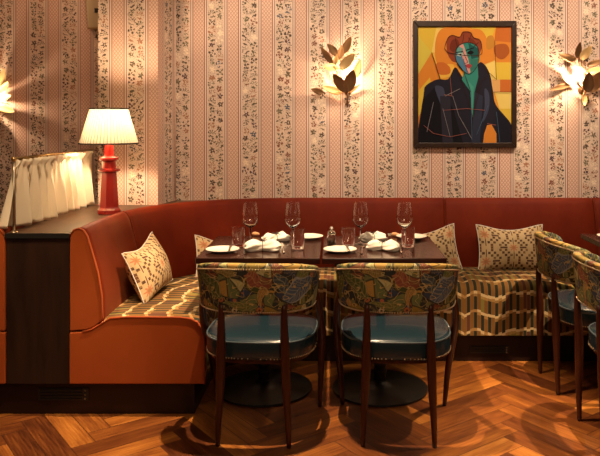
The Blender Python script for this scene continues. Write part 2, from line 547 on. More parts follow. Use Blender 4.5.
def cr(P, t):
    """Catmull-Rom through points P (any dimension), t in index units"""
    n = len(P); i = min(int(t), n-2); f = t-i
    p1, p2 = P[i], P[i+1]
    p0 = P[i-1] if i > 0 else tuple(2*a-b for a, b in zip(p1, p2))
    p3 = P[i+2] if i+2 < n else tuple(2*b-a for a, b in zip(p1, p2))
    return tuple(.5*((2*b)+(-a+c)*f+(2*a-5*b+4*c-d)*f*f+(-a+3*b-3*c+d)*f**3) for a, b, c, d in zip(p0, p1, p2, p3))
def curve(P, k=6):
    return [cr(P, i/k) for i in range((len(P)-1)*k+1)]
def ball(c, r, n=8, m=5, sz=1.0):
    prof = [(r*math.sin(PI*(i+.0)/m)+1e-5, -r*sz*math.cos(PI*i/m)) for i in range(m+1)]
    V, F = lathe(prof, n)
    return [(x+c[0], y+c[1], z+c[2]) for x, y, z in V], F
def PX(px, py, D):  # photo pixel + distance -> world point
    return ((px-HX)*D/FPX, D, CH-(py-HY)*D/FPX)

# ------------------------------------------------------------------ room shell
PER = 0.2296
WB, WP, WL = 4.72, 4.46, 5.0
mb = MB(); mb.add(*box(-4.5, 4.5, -1.0, 5.3, -0.08, 0)); struct(mb.build('floor', M['floor'], smooth=False))
def wall(name, poly, z0, z1, uoff):
    mb = MB(); mb.add(*prism(poly, z0, z1))
    def fuv(p, n):
        if abs(n.y) > .5: u = p.x
        else: u = p.y
        return (u-uoff, p.z)
    return struct(mb.build(name, M['paper'], smooth=False, fuv=fuv))
wall('wall_back', [(-1.059, WB), (4.5, WB), (4.5, WB+.12), (-1.059, WB+.12)], 0, 3.1, .472)
wall('wall_left', [(-4.5, WL), (-1.3, WL), (-1.3, WL+.12), (-4.5, WL+.12)], 0, 3.1, -1.997)
# pillar with an angled return towards the back wall
mb = MB(); poly = [(-1.497, WP), (-1.115, WP), (-1.059, WB+.02), (-1.059, WL+.1), (-1.497, WL+.1)]
mb.add(*prism(poly, 0, 3.1))
def fuvp(p, n):
    if n.y < -.7: return (p.x+1.370, p.z)
    if n.x > .5: return ((p.y-WP)*0.95+0.2, p.z)
    return (p.y, p.z)
struct(mb.build('wall_pillar', M['paper'], smooth=False, fuv=fuvp))
# corner bead between pillar return and back wall
mb = MB(); mb.add(*tube([(-1.062, WB-.012, .9), (-1.062, WB-.012, 3.1)], .006, 8)); struct(mb.build('trim_1', M['paper'], fuv=lambda p, n: (.06, p.z)))

# ------------------------------------------------------------------ banquette
BK = [(-1.253, 3.35), (-1.253, 3.65), (-1.235, 3.92), (-1.14, 4.22), (-.90, 4.50), (-.55, 4.66), (-.20, 4.70), (.2, 4.70), (.736, 4.70), (1.2, 4.70), (1.72, 4.70), (2.6, 4.70)]
FR = [(-.613, 3.35), (-.613, 3.58), (-.612, 3.75), (-.60, 3.90), (-.55, 4.00), (-.45, 4.05), (-.2, 4.06), (.2, 4.06), (.736, 4.06), (1.2, 4.06), (1.72, 4.06), (2.6, 4.06)]
PROF = [(.002, .16), (.002, .82), (.006, .868), (.022, .893), (.045, .900), (.066, .890), (.084, .862), (.104, .795), (.134, .690), (.153, .575), (.156, .47), (.150, .40), (.150, .16)]
def top_h(t): return 0.0 if t > 4 else 0.008*(t/4-1)*2
def backrest(mirror=False, t0=0.0, t1=11.0):
    f = (lambda x: -2.811-x) if mirror else (lambda x: x)
    N = max(6, int((t1-t0)*8)); mb = MB(); np_ = len(PROF)
    V = []; F = []
    ts = [t0+(t1-t0)*i/N for i in range(N+1)]
    # rounded panel ends
    e = 0.012
    rows = []
    for idx, t in enumerate(ts):
        p = Vector(cr(BK, t)); q = Vector(cr(BK, min(t+.02, 11))) - Vector(cr(BK, max(t-.02, 0))); q.normalize()
        rows.append((p, q, 0.0))
    a, b = rows[0], rows[-1]
    rows = [(a[0]+a[1]*.0008, a[1], .010), (a[0]+a[1]*.004, a[1], .003)] + [(rows[0][0]+a[1]*.012, a[1], 0)] + rows[1:-1] + \
           [(b[0]-b[1]*.012, b[1], 0), (b[0]-b[1]*.004, b[1], .003), (b[0]-b[1]*.0008, b[1], .010)]
    for (p, tng, ins), in zip(rows):
        nrm = Vector((tng.y, -tng.x))      # inward (towards the diners)
        for k, (o, z) in enumerate(PROF):
            oo = o-ins if k >= 3 else o+ins*.2
            zz = z-ins if 1 < k < 8 else z
            P = p+nrm*oo
            V.append((f(P.x), P.y, zz))
    R_ = len(rows)
    for i in range(R_-1):
        for k in range(np_):
            F.append((i*np_+k, i*np_+(k+1) % np_, (i+1)*np_+(k+1) % np_, (i+1)*np_+k))
    F.append(tuple(range(np_))[::-1]); F.append(tuple(range((R_-1)*np_, R_*np_)))
    mb.add(V, F)
    return mb
SPROF = [(0.16, .16), (.16, .45), (.25, .462), (.45, .474), (.7, .478), (.88, .474), (.95, .466), (.985, .447), (1.0, .42), (1.003, .35), (1.0, .25), (.998, .165)]
def seat(mirror, t0, t1):
    f = (lambda x: -2.811-x) if mirror else (lambda x: x)
    N = max(6, int((t1-t0)*8)); mb = MB(); V = []; F = []; UV = []
    ul = 0; last = None; npf = len(SPROF)
    for i in range(N+1):
        t = t0+(t1-t0)*i/N
        b = Vector(cr(BK, t)); fr = Vector(cr(FR, t)); mid = b.lerp(fr, .75)
        if last is not None: ul += (mid-last).length
        last = mid
        ins = .012 if i in (0, N) else 0
        vv = 0; lp = None
        for k, (w, z) in enumerate(SPROF):
            g = b.lerp(fr, w); zz = z-ins*(1 if 1 <= k <= 8 else 0)
            p3 = Vector((g.x, g.y, zz))
            if lp is not None: vv += (p3-lp).length if w <= .99 or True else 0
            lp = p3
            V.append((f(g.x), g.y, zz)); UV.append((ul+t0*.37, vv))
    for i in range(N):
        for k in range(npf):
            F.append((i*npf+k, i*npf+(k+1) % npf, (i+1)*npf+(k+1) % npf, (i+1)*npf+k))
    F.append(tuple(range(npf))[::-1]); F.append(tuple(range(N*npf, (N+1)*npf)))
    mb.add(V, F, UV); return mb
def end_panels(root, mirror):
    f = (lambda x: -2.811-x) if mirror else (lambda x: x)
    # end of the back
    prof = [(-1.253+o, z) for o, z in PROF[:-2]]
    prof += [(-1.253+.145, .455), (-1.253+.12, .432), (-1.253+.08, .418), (-1.251, .412)]
    prof = [p for p in prof if p[1] > .41]
    def slab(pts, y0, y1, name, mat):
        mb = MB(); n = len(pts)
        V = [(f(x), y0, z) for x, z in pts]+[(f(x), y1, z) for x, z in pts]
        F = [tuple(range(n)), tuple(range(n, 2*n))[::-1]]+[(i, (i+1) % n, n+(i+1) % n, n+i) for i in range(n)]
        mb.add(V, F); o = mb.build(name, mat, root, smooth=False); bevel(o, .005, 3); return o
    slab(prof, 3.325, 3.352, 'back_end_panel', M['leather'])
    sp = [(-1.253, .16), (-1.253, .405), (-1.19, .408), (-1.15, .418), (-1.105, .445), (-1.06, .472), (-.98, .478), (-.73, .476), (-.68, .470), (-.645, .452), (-.622, .42), (-.613, .37), (-.611, .16)]
    slab(sp, 3.325, 3.352, 'seat_end_panel', M['leather'])
    # piping following the two panels
    pts = [(f(x), 3.326, z) for x, z in prof[1:-3]]
    mb = MB(); mb.add(*tube(pts, .0045, 6)); mb.build('piping', M['piping'], root)
    pts = [(f(x), 3.326, z) for x, z in sp[2:]]
    mb = MB(); mb.add(*tube(pts, .0045, 6)); mb.build('piping', M['piping'], root)

bq = thing('banquette', 'long rust velvet banquette curving around the corner, with green and cream zigzag woven seat', 'banquette', (0, 0, 0))
cuts = [0, 2.15, 8.0, 10.0, 11.0]
for a, b in zip(cuts[:-1], cuts[1:]):
    backrest(False, a, b).build('backrest_panel', M['velvet'], bq, angle=50)
for a, b in ((0, 4.9), (4.9, 8.05), (8.05, 11.0)):
    seat(False, a, b).build('seat_cushion', M['bench'], bq, angle=50)
end_panels(bq, False)
# thin light welt lines at the seams
for t in cuts[1:-1]:
    p = Vector(cr(BK, t)); q = (Vector(cr(BK, t+.02))-Vector(cr(BK, t-.02))).normalized(); n = Vector((q.y, -q.x))
    pts = [(p.x+n.x*o, p.y+n.y*o, z+.001) for o, z in PROF[2:-2]]
    mb = MB(); mb.add(*tube(pts, .003, 6)); mb.build('seam', M['velvet'], bq)
bq2 = thing('banquette', 'rust banquette end beyond the dark cabinet, cut by the left edge', 'banquette', (0, 0, 0))
backrest(True, 0, 2.15).build('backrest_panel', M['velvet'], bq2, angle=50)
seat(True, 0, 2.15).build('seat_cushion', M['bench'], bq2, angle=50)
end_panels(bq2, True)

# plinth that runs under the banquettes and cabinet
pl = thing('plinth', 'dark wooden plinth running along the floor under banquette and cabinet', 'plinth')
mb = MB(); pf = [(-2.2, 3.37), (-.665, 3.37), (-.665, 3.6), (-.66, 3.86), (-.60, 4.03), (-.47, 4.10), (-.2, 4.11), (2.6, 4.11), (2.6, 4.68), (-.3, 4.68), (-.85, 4.5), (-1.09, 4.2), (-1.2, 3.9), (-1.3, 4.4), (-2.2, 4.4)]
mb.add(*prism(pf, 0, .158)); bevel(mb.build('plinth_board', M['plinth'], pl, smooth=False), .003)
def grille(x0, x1, y, z0, z1):
    mb = MB(); mb.add(*box(x0, x1, y-.006, y+.002, z0, z1)); g = mb.build('vent_grille', M['vent'], pl, smooth=False)
    n = 4
    for i in range(n):
        z = z0+(z1-z0)*(i+.5)/n
        mb = MB(); mb.add(*box(x0+.006, x1-.03, y-.010, y-.005, z-.003, z+.003)); mb.build('louvre', M['iron'], g, smooth=False)
    for i in range(3):
        z = z0+(z1-z0)*(i+.5)/3
        mb = MB(); mb.add(*ball((x1-.016, y-.008, z), .005)); mb.build('vent_button', M['post'], g)
x0 = PX(39, 0, 3.37)[0]; x1 = PX(89, 0, 3.37)[0]
grille(x0, x1, 3.37, PX(0, 400, 3.37)[2], PX(0, 388, 3.37)[2])
x0 = PX(470, 0, 4.11)[0]; x1 = PX(509, 0, 4.11)[0]
grille(x0, x1, 4.11, PX(0, 353, 4.11)[2], PX(0, 346, 4.11)[2])

# ------------------------------------------------------------------ divider cabinet
cb = thing('cabinet', 'tall dark wood divider cabinet between the two banquettes', 'cabinet')
mb = MB(); mb.add(*box(-1.556, -1.255, 3.332, 4.30, .158, .856)); bevel(mb.build('body', M['cabinet'], cb, smooth=False), .003)
cp = [(-1.558, 3.327), (-1.254, 3.327), (-1.254, 3.65), (-1.238, 3.92), (-1.145, 4.22), (-.905, 4.508), (-.60, 4.655), (-.60, 4.715), (-1.060, 4.715), (-1.117, 4.455), (-1.558, 4.455)]
mb = MB(); mb.add(*prism(cp, .856, .876)); bevel(mb.build('cabinet_top', M['cabinet_top'], cb, smooth=False), .002)
mb = MB(); mb.add(*box(-1.558, -1.254, 3.322, 3.3265, .853, .8765)); mb.build('edge_strip', M['vent'], cb, smooth=False)

# ------------------------------------------------------------------ curtain rail and cafe curtain
rl = thing('curtain_rail', 'slim brass rail on an upright post, standing on the cabinet top', 'curtain rail', (-1.527, 3.352, .876))
mb = MB(); mb.add(*tube([(0, 0, 0), (0, 0, .352)], .0075, 12)); mb.build('post', M['post'], rl)
mb = MB(); mb.add(*lathe([(.018, 0), (.018, .004), (.010, .008)], 16)); mb.build('foot_flange', M['post'], rl)
mb = MB(); mb.add(*tube([(0, -.004, .352), (0, 1.10, .352)], .0075, 12)); mb.build('rod', M['brass'], rl)
mb = MB(); mb.add(*ball((0, -.006, .352), .0125, 12, 8)); mb.build('finial', M['brass'], rl)
random.seed(4)
mb = MB(); NS, NT = 260, 22; V = []; F = []
ph = [random.uniform(0, 6.3) for _ in range(6)]
for i in range(NS+1):
    s = i/NS; y = 3.345+1.075*s
    fold = math.sin(s*2*PI*10+1.2*math.sin(s*17+ph[0])+ph[1]); fine = math.sin(s*2*PI*41+ph[2]+2*math.sin(s*23))
    for j in range(NT+1):
        t = j/NT                          # 0 header top, 0.2 gathers, 1 hem
        g = abs(t-.17)
        amp = .007+.024*min(1, g*6) if t < .17 else .008+.044*((t-.17)/.83)**.7
        x = -1.527+(.5*fine*.018*math.exp(-g*7)) + amp*fold
        flare = math.exp(-s*13)*max(0, t-.1)**1.2
        x -= .075*flare
        yy = y+.022*math.cos(s*2*PI*10+1.2*math.sin(s*17+ph[0])+ph[1])*(t) - .012*flare
        x -= .010 if t > .05 else .0
        z = 1.225-.006*abs(fold)*(t < .1)-t*.332+.006*math.sin(s*60+ph[3])*t
        V.append((x+.004, yy, z))
for i in range(NS):
    for j in range(NT):
        a = i*(NT+1)+j; F.append((a, a+1, a+NT+2, a+NT+1))
mb.add(V, F); cu = mb.build('cafe_curtain', M['linen'])
so = cu.modifiers.new('solid', 'SOLIDIFY'); so.thickness = .0012
tag(cu, 'gathered cream linen cafe curtain hanging from the brass rail', 'curtain')

# ------------------------------------------------------------------ wall fixture top left
fx = thing('wall_box', 'cream metal wall box with a dark square button at the top left', 'wall fixture', (-1.66, WL, 2.065))
mb = MB(); V, F = box(-.06, .09, -.09, 0, 0, .36)
V = [(x-(z*.08 if x < 0 else 0), y, z) for x, y, z in V]; mb.add(V, F)
bevel(mb.build('housing', M['cream_metal'], fx, smooth=False), .004)
mb = MB(); mb.add(*box(-.010, .018, -.100, -.09, .085+.02, .085+.05)); mb.build('button', M['iron'], fx, smooth=False)
mb = MB(); mb.add(*box(-.064, .094, -.094, -.0005, -.006, .0)); mb.build('bottom_edge', M['brass'], fx, smooth=False)

# ------------------------------------------------------------------ table lamp
lx, ly = -1.296, 4.05
tl = thing('table_lamp', 'red lacquered table lamp with pleated cream shade on the cabinet top', 'table lamp', (lx, ly, .876))
def octo(prof, n=8):
    V, F = lathe(prof, n); return V, F
mb = MB(); mb.add(*octo([(.068, 0), (.068, .022), (.060, .030), (.056, .038), (.053, .10), (.047, .20), (.043, .238)]))
bevel(mb.build('base', M['red'], tl, smooth=False), .0025)
mb = MB(); mb.add(*lathe([(.043, .236), (.062, .245), (.063, .256), (.045, .260), (.040, .262), (.038, .300), (.046, .304), (.054, .312), (.054, .322), (.036, .328), (.026, .334)], 24))
mb.build('collar', M['red'], tl, angle=30)
mb = MB(); mb.add(*lathe([(.029, .334), (.026, .40), (.022, .455), (.012, .46)], 20)); mb.build('neck', M['red'], tl, angle=30)
# pleated shade
mb = MB(); n = 208; V = []; F = []; UV = []
for j in range(9):
    t = j/8; z = .405+.20*t; r0 = .162+(.104-.162)*t
    for k in range(n+1):
        a = 2*PI*k/n; r = r0+.0022*math.cos(a*52)
        V.append((r*math.cos(a), r*math.sin(a), z)); UV.append((k/n, t))
for j in range(8):
    for k in range(n): F.append((j*(n+1)+k, j*(n+1)+k+1, (j+1)*(n+1)+k+1, (j+1)*(n+1)+k))
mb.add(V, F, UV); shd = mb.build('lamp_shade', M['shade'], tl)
for z, r in ((.405, .164), (.605, .106)):
    mb = MB(); mb.add(*tube([(r*math.cos(2*PI*k/48), r*math.sin(2*PI*k/48), z) for k in range(49)], .0048, 6)); mb.build('shade_trim', M['dark_trim'], shd)
mb = MB(); mb.add(*ball((0, 0, .475), .018, 14, 9, 1.25)); blb = mb.build('bulb', M['bulb'], tl)
lamp('table_lamp_light', 'POINT', (lx, ly, .876+.53), 34, WARM2, .03)

# ------------------------------------------------------------------ sconces
def leaf_mesh(L, W, curl=.25, cup=.3):
    mb = MB(); n, m = 14, 6; V = []; F = []
    for i in range(n+1):
        t = i/n; w = W*.5*(math.sin(PI*min(1, t**.85))**.75)*(1-.15*t)+.0006
        for j in range(-m//2, m//2+1):
            s = j/(m/2)
            V.append((s*w, -curl*L*t*t - cup*w*abs(s)**1.5+.25*w, t*L))
    k = m+1
    for i in range(n):
        for j in range(m): a = i*k+j; F.append((a, a+1, a+k+1, a+k))
    mb.add(V, F); return mb
def sconce(px, py, D, leaves, bulb, stem, label, scale=1.0, power=9):
    """leaves given as photo pixel (base, tip, width px, distance from the wall of base and tip, material)"""
    o = thing('leaf_sconce', label, 'wall sconce', PX(px, py, D), 0, 'leaf sconces on the wallpaper')
    O = Vector(o.location)
    for (bx, by, tx, ty, w, d0, d1, mt) in leaves:
        b = Vector(PX(bx, by, D))-O + Vector((0, -d0*(.9 if d1 >= .14 else .5), 0)); t = Vector(PX(tx, ty, D))-O+Vector((0, -d1*(.9 if d1 >= .14 else .55), 0))
        L = (t-b).length; W = w*D/FPX*1.30
        mb = leaf_mesh(L, W, .10, .22)
        z = (t-b).normalized(); yax = Vector((0, 1, 0)); yax = (yax-z*yax.dot(z)).normalized(); xax = yax.cross(z)
        tw = random.uniform(-.35, .35)
        rot = Matrix((xax, yax, z)).transposed() @ Matrix.Rotation(tw, 3, 'Z')
        mb.v = [tuple(rot @ Vector(v)+b) for v in mb.v]
        lf = mb.build('leaf', M[mt], o)
        s = lf.modifiers.new('solid', 'SOLIDIFY'); s.thickness = .0016
        r0 = Vector((0, -.03, -.06)) if False else Vector(PX(stem[0], stem[1], D))-O+Vector((0, -.03, 0))
        mid = b.lerp(r0, .5)+Vector((0, -.008, -.01))
        mb = MB(); mb.add(*tube(curve([tuple(r0), tuple(mid), tuple(b+(t-b)*.12)], 4), .0022, 6)); mb.build('twig', M['bronze'], o)
    p0 = Vector(PX(stem[2], stem[3], D))-O; p1 = Vector(PX(stem[0], stem[1], D))-O
    mb = MB(); mb.add(*tube([tuple(p0+Vector((0, -.03, 0))), tuple(p1+Vector((0, -.03, 0)))], [.006, .004], 8)); mb.build('stem', M['bronze'], o)
    mb = MB(); V, F = lathe([(.03, 0), (.03, .006), (.012, .012), (.012, .03)], 16)
    V = [(x+p1.x, -z-.0005, y+p1.z) for x, y, z in V]; mb.add(V, F); mb.build('wall_plate', M['bronze'], o)
    bp = Vector(PX(*bulb, D))-O+Vector((0, -.074, 0))
    mb = MB(); mb.add(*ball(tuple(bp), .008, 12, 8, 1.2)); mb.build('bulb', M['bulb'], o)
    mb = MB(); mb.add(*tube([tuple(bp+Vector((0, .0, -.015))), tuple(bp+Vector((0, .005, -.035))), tuple(p1+Vector((0, -.03, 0)))], [.008, .008, .003], 8)); mb.build('bulb_holder', M['bronze'], o)
    l = lamp('sconce_light', 'POINT', tuple(O+bp+Vector((0, -.0, 0.0))), power, WARM2, .0115)
    return o
random.seed(8)
k = 5.07
def c1(*a): # crop coordinates of the first sconce
    bx, by, tx, ty, w, d0, d1, mt = a
    return (310+bx/k, 25+by/k, 310+tx/k, 25+ty/k, w/k, d0, d1, mt)
S1 = [c1(165, 150, 210, 62, 34, .06, .10, 'bronze'), c1(145, 160, 85, 100, 34, .06, .09, 'bronze'), c1(115, 200, 55, 112, 26, .05, .07, 'bronze'),
      c1(150, 180, 160, 105, 28, .08, .11, 'bronze'), c1(150, 228, 228, 155, 44, .10, .14, 'gold'), c1(148, 222, 66, 212, 32, .09, .11, 'gold'),
      c1(228, 272, 250, 176, 36, .07, .10, 'gold'), c1(188, 345, 116, 252, 44, .10, .15, 'bronze'), c1(188, 345, 216, 230, 50, .10, .16, 'bronze'),
      c1(165, 345, 62, 312, 34, .06, .08, 'gold'), c1(70, 345, 5, 325, 26, .04, .07, 'bronze'), c1(195, 345, 255, 300, 16, .04, .05, 'bronze'),
      c1(120, 215, 140, 150, 20, .10, .12, 'gold')]
sconce(346, 80, WB, S1, (346.5, 78.5), (347.5, 90, 347.5, 107), 'bronze leaf wall sconce to the left of the portrait', power=23)
k = 5.7
def c3(*a):
    bx, by, tx, ty, w, d0, d1, mt = a
    return (540+bx/k, 30+by/k, 540+tx/k, 30+ty/k, w/k, d0, d1, mt)
S3 = [c3(205, 165, 208, 72, 34, .06, .10, 'bronze'), c3(220, 175, 278, 96, 40, .07, .10, 'gold'), c3(200, 175, 90, 142, 34, .06, .09, 'bronze'),
      c3(245, 250, 165, 212, 36, .10, .13, 'gold'), c3(250, 245, 350, 222, 32, .09, .12, 'gold'), c3(255, 205, 345, 178, 30, .08, .11, 'bronze'),
      c3(190, 320, 90, 232, 32, .05, .08, 'gold'), c3(245, 360, 232, 245, 54, .11, .16, 'bronze'), c3(265, 355, 305, 240, 54, .10, .15, 'bronze'),
      c3(165, 315, 40, 342, 28, .05, .07, 'bronze'), c3(242, 362, 243, 436, 26, .07, .08, 'gold'), c3(275, 350, 350, 318, 26, .05, .07, 'bronze'),
      c3(190, 275, 175, 235, 16, .09, .10, 'bronze')]
sconce(578, 80, WB, S3, (574, 79), (582, 90, 582, 103), 'bronze leaf wall sconce to the right of the portrait', power=23)
S2 = [(2, 92, 9, 68, 7, .06, .10, 'gold'), (0, 94, 13, 82, 6, .08, .1, 'gold'), (-2, 100, 17, 96, 6, .08, .12, 'gold'), (-3, 106, 20, 112, 6, .07, .10, 'gold'),
      (-4, 112, 4, 124, 6, .06, .09, 'bronze'), (-6, 90, -8, 66, 7, .06, .1, 'bronze'), (-10, 95, -26, 80, 7, .06, .1, 'bronze'), (-8, 104, -30, 104, 7, .06, .1, 'gold'),
      (-5, 112, -18, 94, 9, .10, .15, 'bronze'), (-3, 112, 3, 92, 9, .10, .15, 'gold')]
sconce(-5, 100, WL, S2, (-6, 101), (-5, 110, -5, 126), 'gilt leaf wall sconce above the cafe curtain, cut by the left edge', power=23)

# ------------------------------------------------------------------ portrait
def c0(cx, cy): # crop coordinates of the painting -> local metres (x right, z up), origin picture centre
    return ((400+cx/3.04-463.6)*WB/FPX, -((10+cy/3.04)-84.6)*WB/FPX)
pt = thing('framed_portrait', 'framed cubist portrait with green face, dark coat and orange ground', 'painting', PX(463.6, 84.6, WB))
mb = MB(); mb.add(*box(*[c0(48, 0)[0], c0(341, 0)[0]], -.018, -.002, c0(0, 409)[1], c0(0, 47)[1]))
PC = []
def flat(name, c, r=.85):
    PC.append(Mat(name, tuple(q*.85 for q in c), r, Specular_IOR_Level=.15).m); return len(PC)-1
cols = {}
def pc(c):
    if c not in cols: cols[c] = flat('paint', c)
    return cols[c]
lay = [-.0182]
OC1, OC2, OC3, YE, LY, DO, RU = (.60, .21, .03), (.70, .30, .035), (.48, .13, .025), (.62, .42, .05), (.72, .52, .14), (.33, .085, .02), (.22, .045, .02)
NAVY, BLK, TEAL, DTEAL, PINK, BLUE, GRY = (.014, .013, .024), (.006, .005, .009), (.03, .20, .17), (.012, .075, .075), (.55, .26, .24), (.06, .16, .26), (.04, .045, .085)
def poly(pts, c, step=.0002, closed=True):
    lay[0] -= step
    mb.cur = pc(c)
    P = [c0(x, y) for x, y in pts]
    mb.add([(x, lay[0], z) for x, z in P], [tuple(range(len(P)))])
def blob(pts, c):
    P = list(pts)+[pts[0]]
    poly([cr([pts[-1]]+P+[pts[1]], 1+i/4) for i in range(len(pts)*4)], c)
pc(OC2)
def line(a, b, w, c, step=.0001):
    dx, dy = b[0]-a[0], b[1]-a[1]; L = math.hypot(dx, dy); nx, ny = -dy/L*w/2, dx/L*w/2
    poly([(a[0]+nx, a[1]+ny), (b[0]+nx, b[1]+ny), (b[0]-nx, b[1]-ny), (a[0]-nx, a[1]-ny)], c, step)
bg = [([(52, 50), (110, 50), (95, 130), (52, 75)], YE), ([(52, 75), (95, 130), (52, 200)], (.58, .46, .07)), ([(110, 50), (150, 50), (150, 130), (95, 130)], LY),
      ([(52, 200), (95, 130), (120, 210), (60, 250)], OC1), ([(52, 250), (90, 205), (100, 260), (52, 330)], YE), ([(150, 50), (215, 50), (215, 90), (150, 100)], OC2),
      ([(215, 50), (290, 50), (270, 105), (215, 90)], YE), ([(290, 50), (337, 50), (337, 100), (285, 95)], OC3), ([(240, 100), (285, 95), (290, 150), (245, 170)], OC1),
      ([(285, 95), (337, 100), (337, 160), (287, 160)], OC1), ([(245, 170), (287, 155), (290, 212), (262, 212)], LY), ([(287, 160), (337, 160), (337, 212), (290, 212)], YE),
      ([(268, 212), (302, 212), (302, 250), (272, 250)], (.62, .34, .12)), ([(302, 212), (337, 212), (337, 250), (302, 250)], OC3),
      ([(285, 250), (337, 250), (337, 300), (300, 300)], LY), ([(290, 300), (337, 300), (337, 360), (310, 340)], YE), ([(52, 330), (75, 290), (60, 380), (52, 405)], OC1),
      ([(95, 130), (150, 130), (170, 200), (120, 210)], (.70, .40, .06))]
for p, c in bg: poly(p, c)
blob([(105, 110), (118, 65), (150, 52), (195, 60), (240, 60), (262, 90), (262, 140), (240, 170), (150, 165), (112, 165)], OC1)
blob([(108, 165), (130, 160), (150, 175), (148, 195), (115, 195)], OC3)
blob([(285, 110), (320, 105), (330, 130), (310, 150), (288, 140)], DO)
blob([(262, 85), (280, 80), (285, 110), (262, 120)], (.45, .2, .03))
# hair
blob([(142, 130), (140, 95), (155, 78), (178, 84), (190, 68), (212, 70), (222, 86), (240, 92), (246, 115), (236, 140), (215, 160), (165, 160), (150, 148)], RU)
blob([(150, 120), (155, 95), (172, 90), (178, 110), (165, 130)], (.14, .025, .012))
blob([(205, 85), (222, 92), (232, 112), (218, 110)], (.15, .028, .014))
# coat
blob([(52, 380), (70, 262), (76, 232), (110, 212), (145, 210), (165, 175), (185, 200), (215, 240), (235, 165), (256, 168), (272, 200), (280, 245), (290, 290), (337, 350), (337, 404), (200, 404), (60, 404)], NAVY)
poly([(52, 404), (60, 345), (70, 270), (110, 230), (160, 300), (190, 404)], BLK)
blob([(105, 232), (128, 235), (135, 260), (130, 300), (112, 262)], GRY)
blob([(255, 240), (268, 255), (268, 300), (250, 340), (255, 290)], GRY)
poly([(120, 262), (150, 262), (160, 404), (128, 404)], (.022, .02, .034))
poly([(225, 250), (250, 262), (240, 404), (215, 404)], (.022, .026, .05))
poly([(290, 300), (337, 350), (337, 404), (300, 404)], (.010, .009, .018))
# neck and face
poly([(192, 190), (234, 170), (236, 205), (224, 250), (219, 330), (213, 250), (186, 212)], TEAL)
poly([(205, 215), (222, 235), (217, 318), (211, 245)], (.05, .26, .21))
blob([(166, 130), (178, 108), (205, 100), (232, 112), (238, 145), (230, 175), (208, 196), (186, 182), (170, 160)], TEAL)
poly([(168, 130), (182, 108), (190, 150), (205, 195), (182, 178), (168, 155)], BLUE)
poly([(178, 110), (190, 104), (205, 150), (212, 190), (205, 196), (190, 152)], PINK)
poly([(205, 102), (235, 118), (238, 145), (215, 150)], DTEAL)
poly([(212, 150), (236, 150), (228, 176), (212, 190)], (.03, .14, .12))
poly([(168, 130), (176, 112), (190, 118), (188, 140)], (.11, .27, .26))
# features
blob([(170, 138), (180, 132), (191, 136), (181, 142)], (.35, .45, .42)); blob([(177, 137), (182, 134), (186, 138), (181, 140)], BLK)
blob([(202, 132), (211, 124), (222, 130), (212, 137)], BLK)
line((168, 130), (190, 127), 2.5, BLK); line((198, 124), (222, 116), 3, BLK)
line((190, 130), (204, 160), 1.6, BLK); line((204, 160), (196, 164), 1.6, BLK)
blob([(196, 170), (206, 165), (216, 170), (208, 178)], (.30, .04, .05))
line((190, 150), (206, 196), 1.3, BLK); line((168, 156), (186, 180), 1.3, BLK)
def outline(pts, w, c):
    P = list(pts)+[pts[0]]; Q = [cr([pts[-1]]+P+[pts[1]], 1+i/3) for i in range(len(pts)*3+1)]
    for a, b in zip(Q[:-1], Q[1:]): line(a, b, w, c, .00001)
outline([(142, 130), (140, 95), (155, 78), (178, 84), (190, 68), (212, 70), (222, 86), (240, 92), (246, 115), (236, 140)], 1.8, (.05, .012, .01))
outline([(166, 130), (178, 108), (205, 100), (232, 112), (238, 145), (230, 175), (208, 196), (186, 182), (170, 160)], 1.6, BLK)
for a, b in [((192, 75), (188, 100)), ((215, 75), (205, 98)), ((165, 85), (172, 112)), ((236, 100), (222, 112)), ((192, 190), (213, 250)), ((234, 172), (238, 205)), ((238, 205), (219, 330)),
             ((95, 130), (120, 210)), ((245, 170), (290, 212)), ((290, 212), (285, 95)), ((337, 250), (272, 250)), ((165, 175), (185, 215)), ((185, 215), (213, 300)), ((256, 168), (262, 205)), ((262, 205), (245, 215)), ((245, 215), (219, 330))]:
    line(a, b, 1.4, (.03, .012, .01))
# hand and drawn lines
poly([(262, 350), (275, 348), (290, 375), (290, 404), (250, 404), (252, 380)], OC1)
RL, WL_, BL_ = (.28, .09, .07), (.22, .2, .22), (.05, .10, .17)
for a, b, c in [((70, 350), (100, 375), RL), ((100, 375), (150, 385), RL), ((150, 385), (200, 375), RL), ((130, 305), (200, 300), RL), ((200, 300), (255, 305), RL),
                ((132, 258), (158, 262), RL), ((158, 262), (176, 320), WL_), ((176, 320), (215, 390), WL_), ((213, 250), (216, 395), BL_), ((128, 300), (150, 385), WL_),
                ((265, 290), (230, 380), BL_), ((100, 280), (80, 370), WL_), ((288, 350), (262, 345), RL), ((150, 205), (155, 262), RL), ((180, 240), (135, 262), WL_), ((290, 310), (300, 400), BL_)]:
    line(a, b, 1.3, c)
mb.build('canvas', PC, pt, smooth=False)
fo = [c0(39, 35), c0(351, 418)]; fi = [c0(54, 52), c0(336, 403)]
(ox0, oz1), (ox1, oz0) = fo; (ix0, iz1), (ix1, iz0) = fi
for P in ([(ox0, oz1), (ox1, oz1), (ix1, iz1), (ix0, iz1)], [(ox1, oz1), (ox1, oz0), (ix1, iz0), (ix1, iz1)], [(ox1, oz0), (ox0, oz0), (ix0, iz0), (ix1, iz0)], [(ox0, oz0), (ox0, oz1), (ix0, iz1), (ix0, iz0)]):
    m2 = MB(); V = [(x, -.034, z) for x, z in P]+[(x, -.0006, z) for x, z in P]
    m2.add(V, [(0, 1, 2, 3), (7, 6, 5, 4)]+[(i, (i+1) % 4, 4+(i+1) % 4, 4+i) for i in range(4)])
    bevel(m2.build('frame_side', M['frame'], pt, smooth=False), .003)

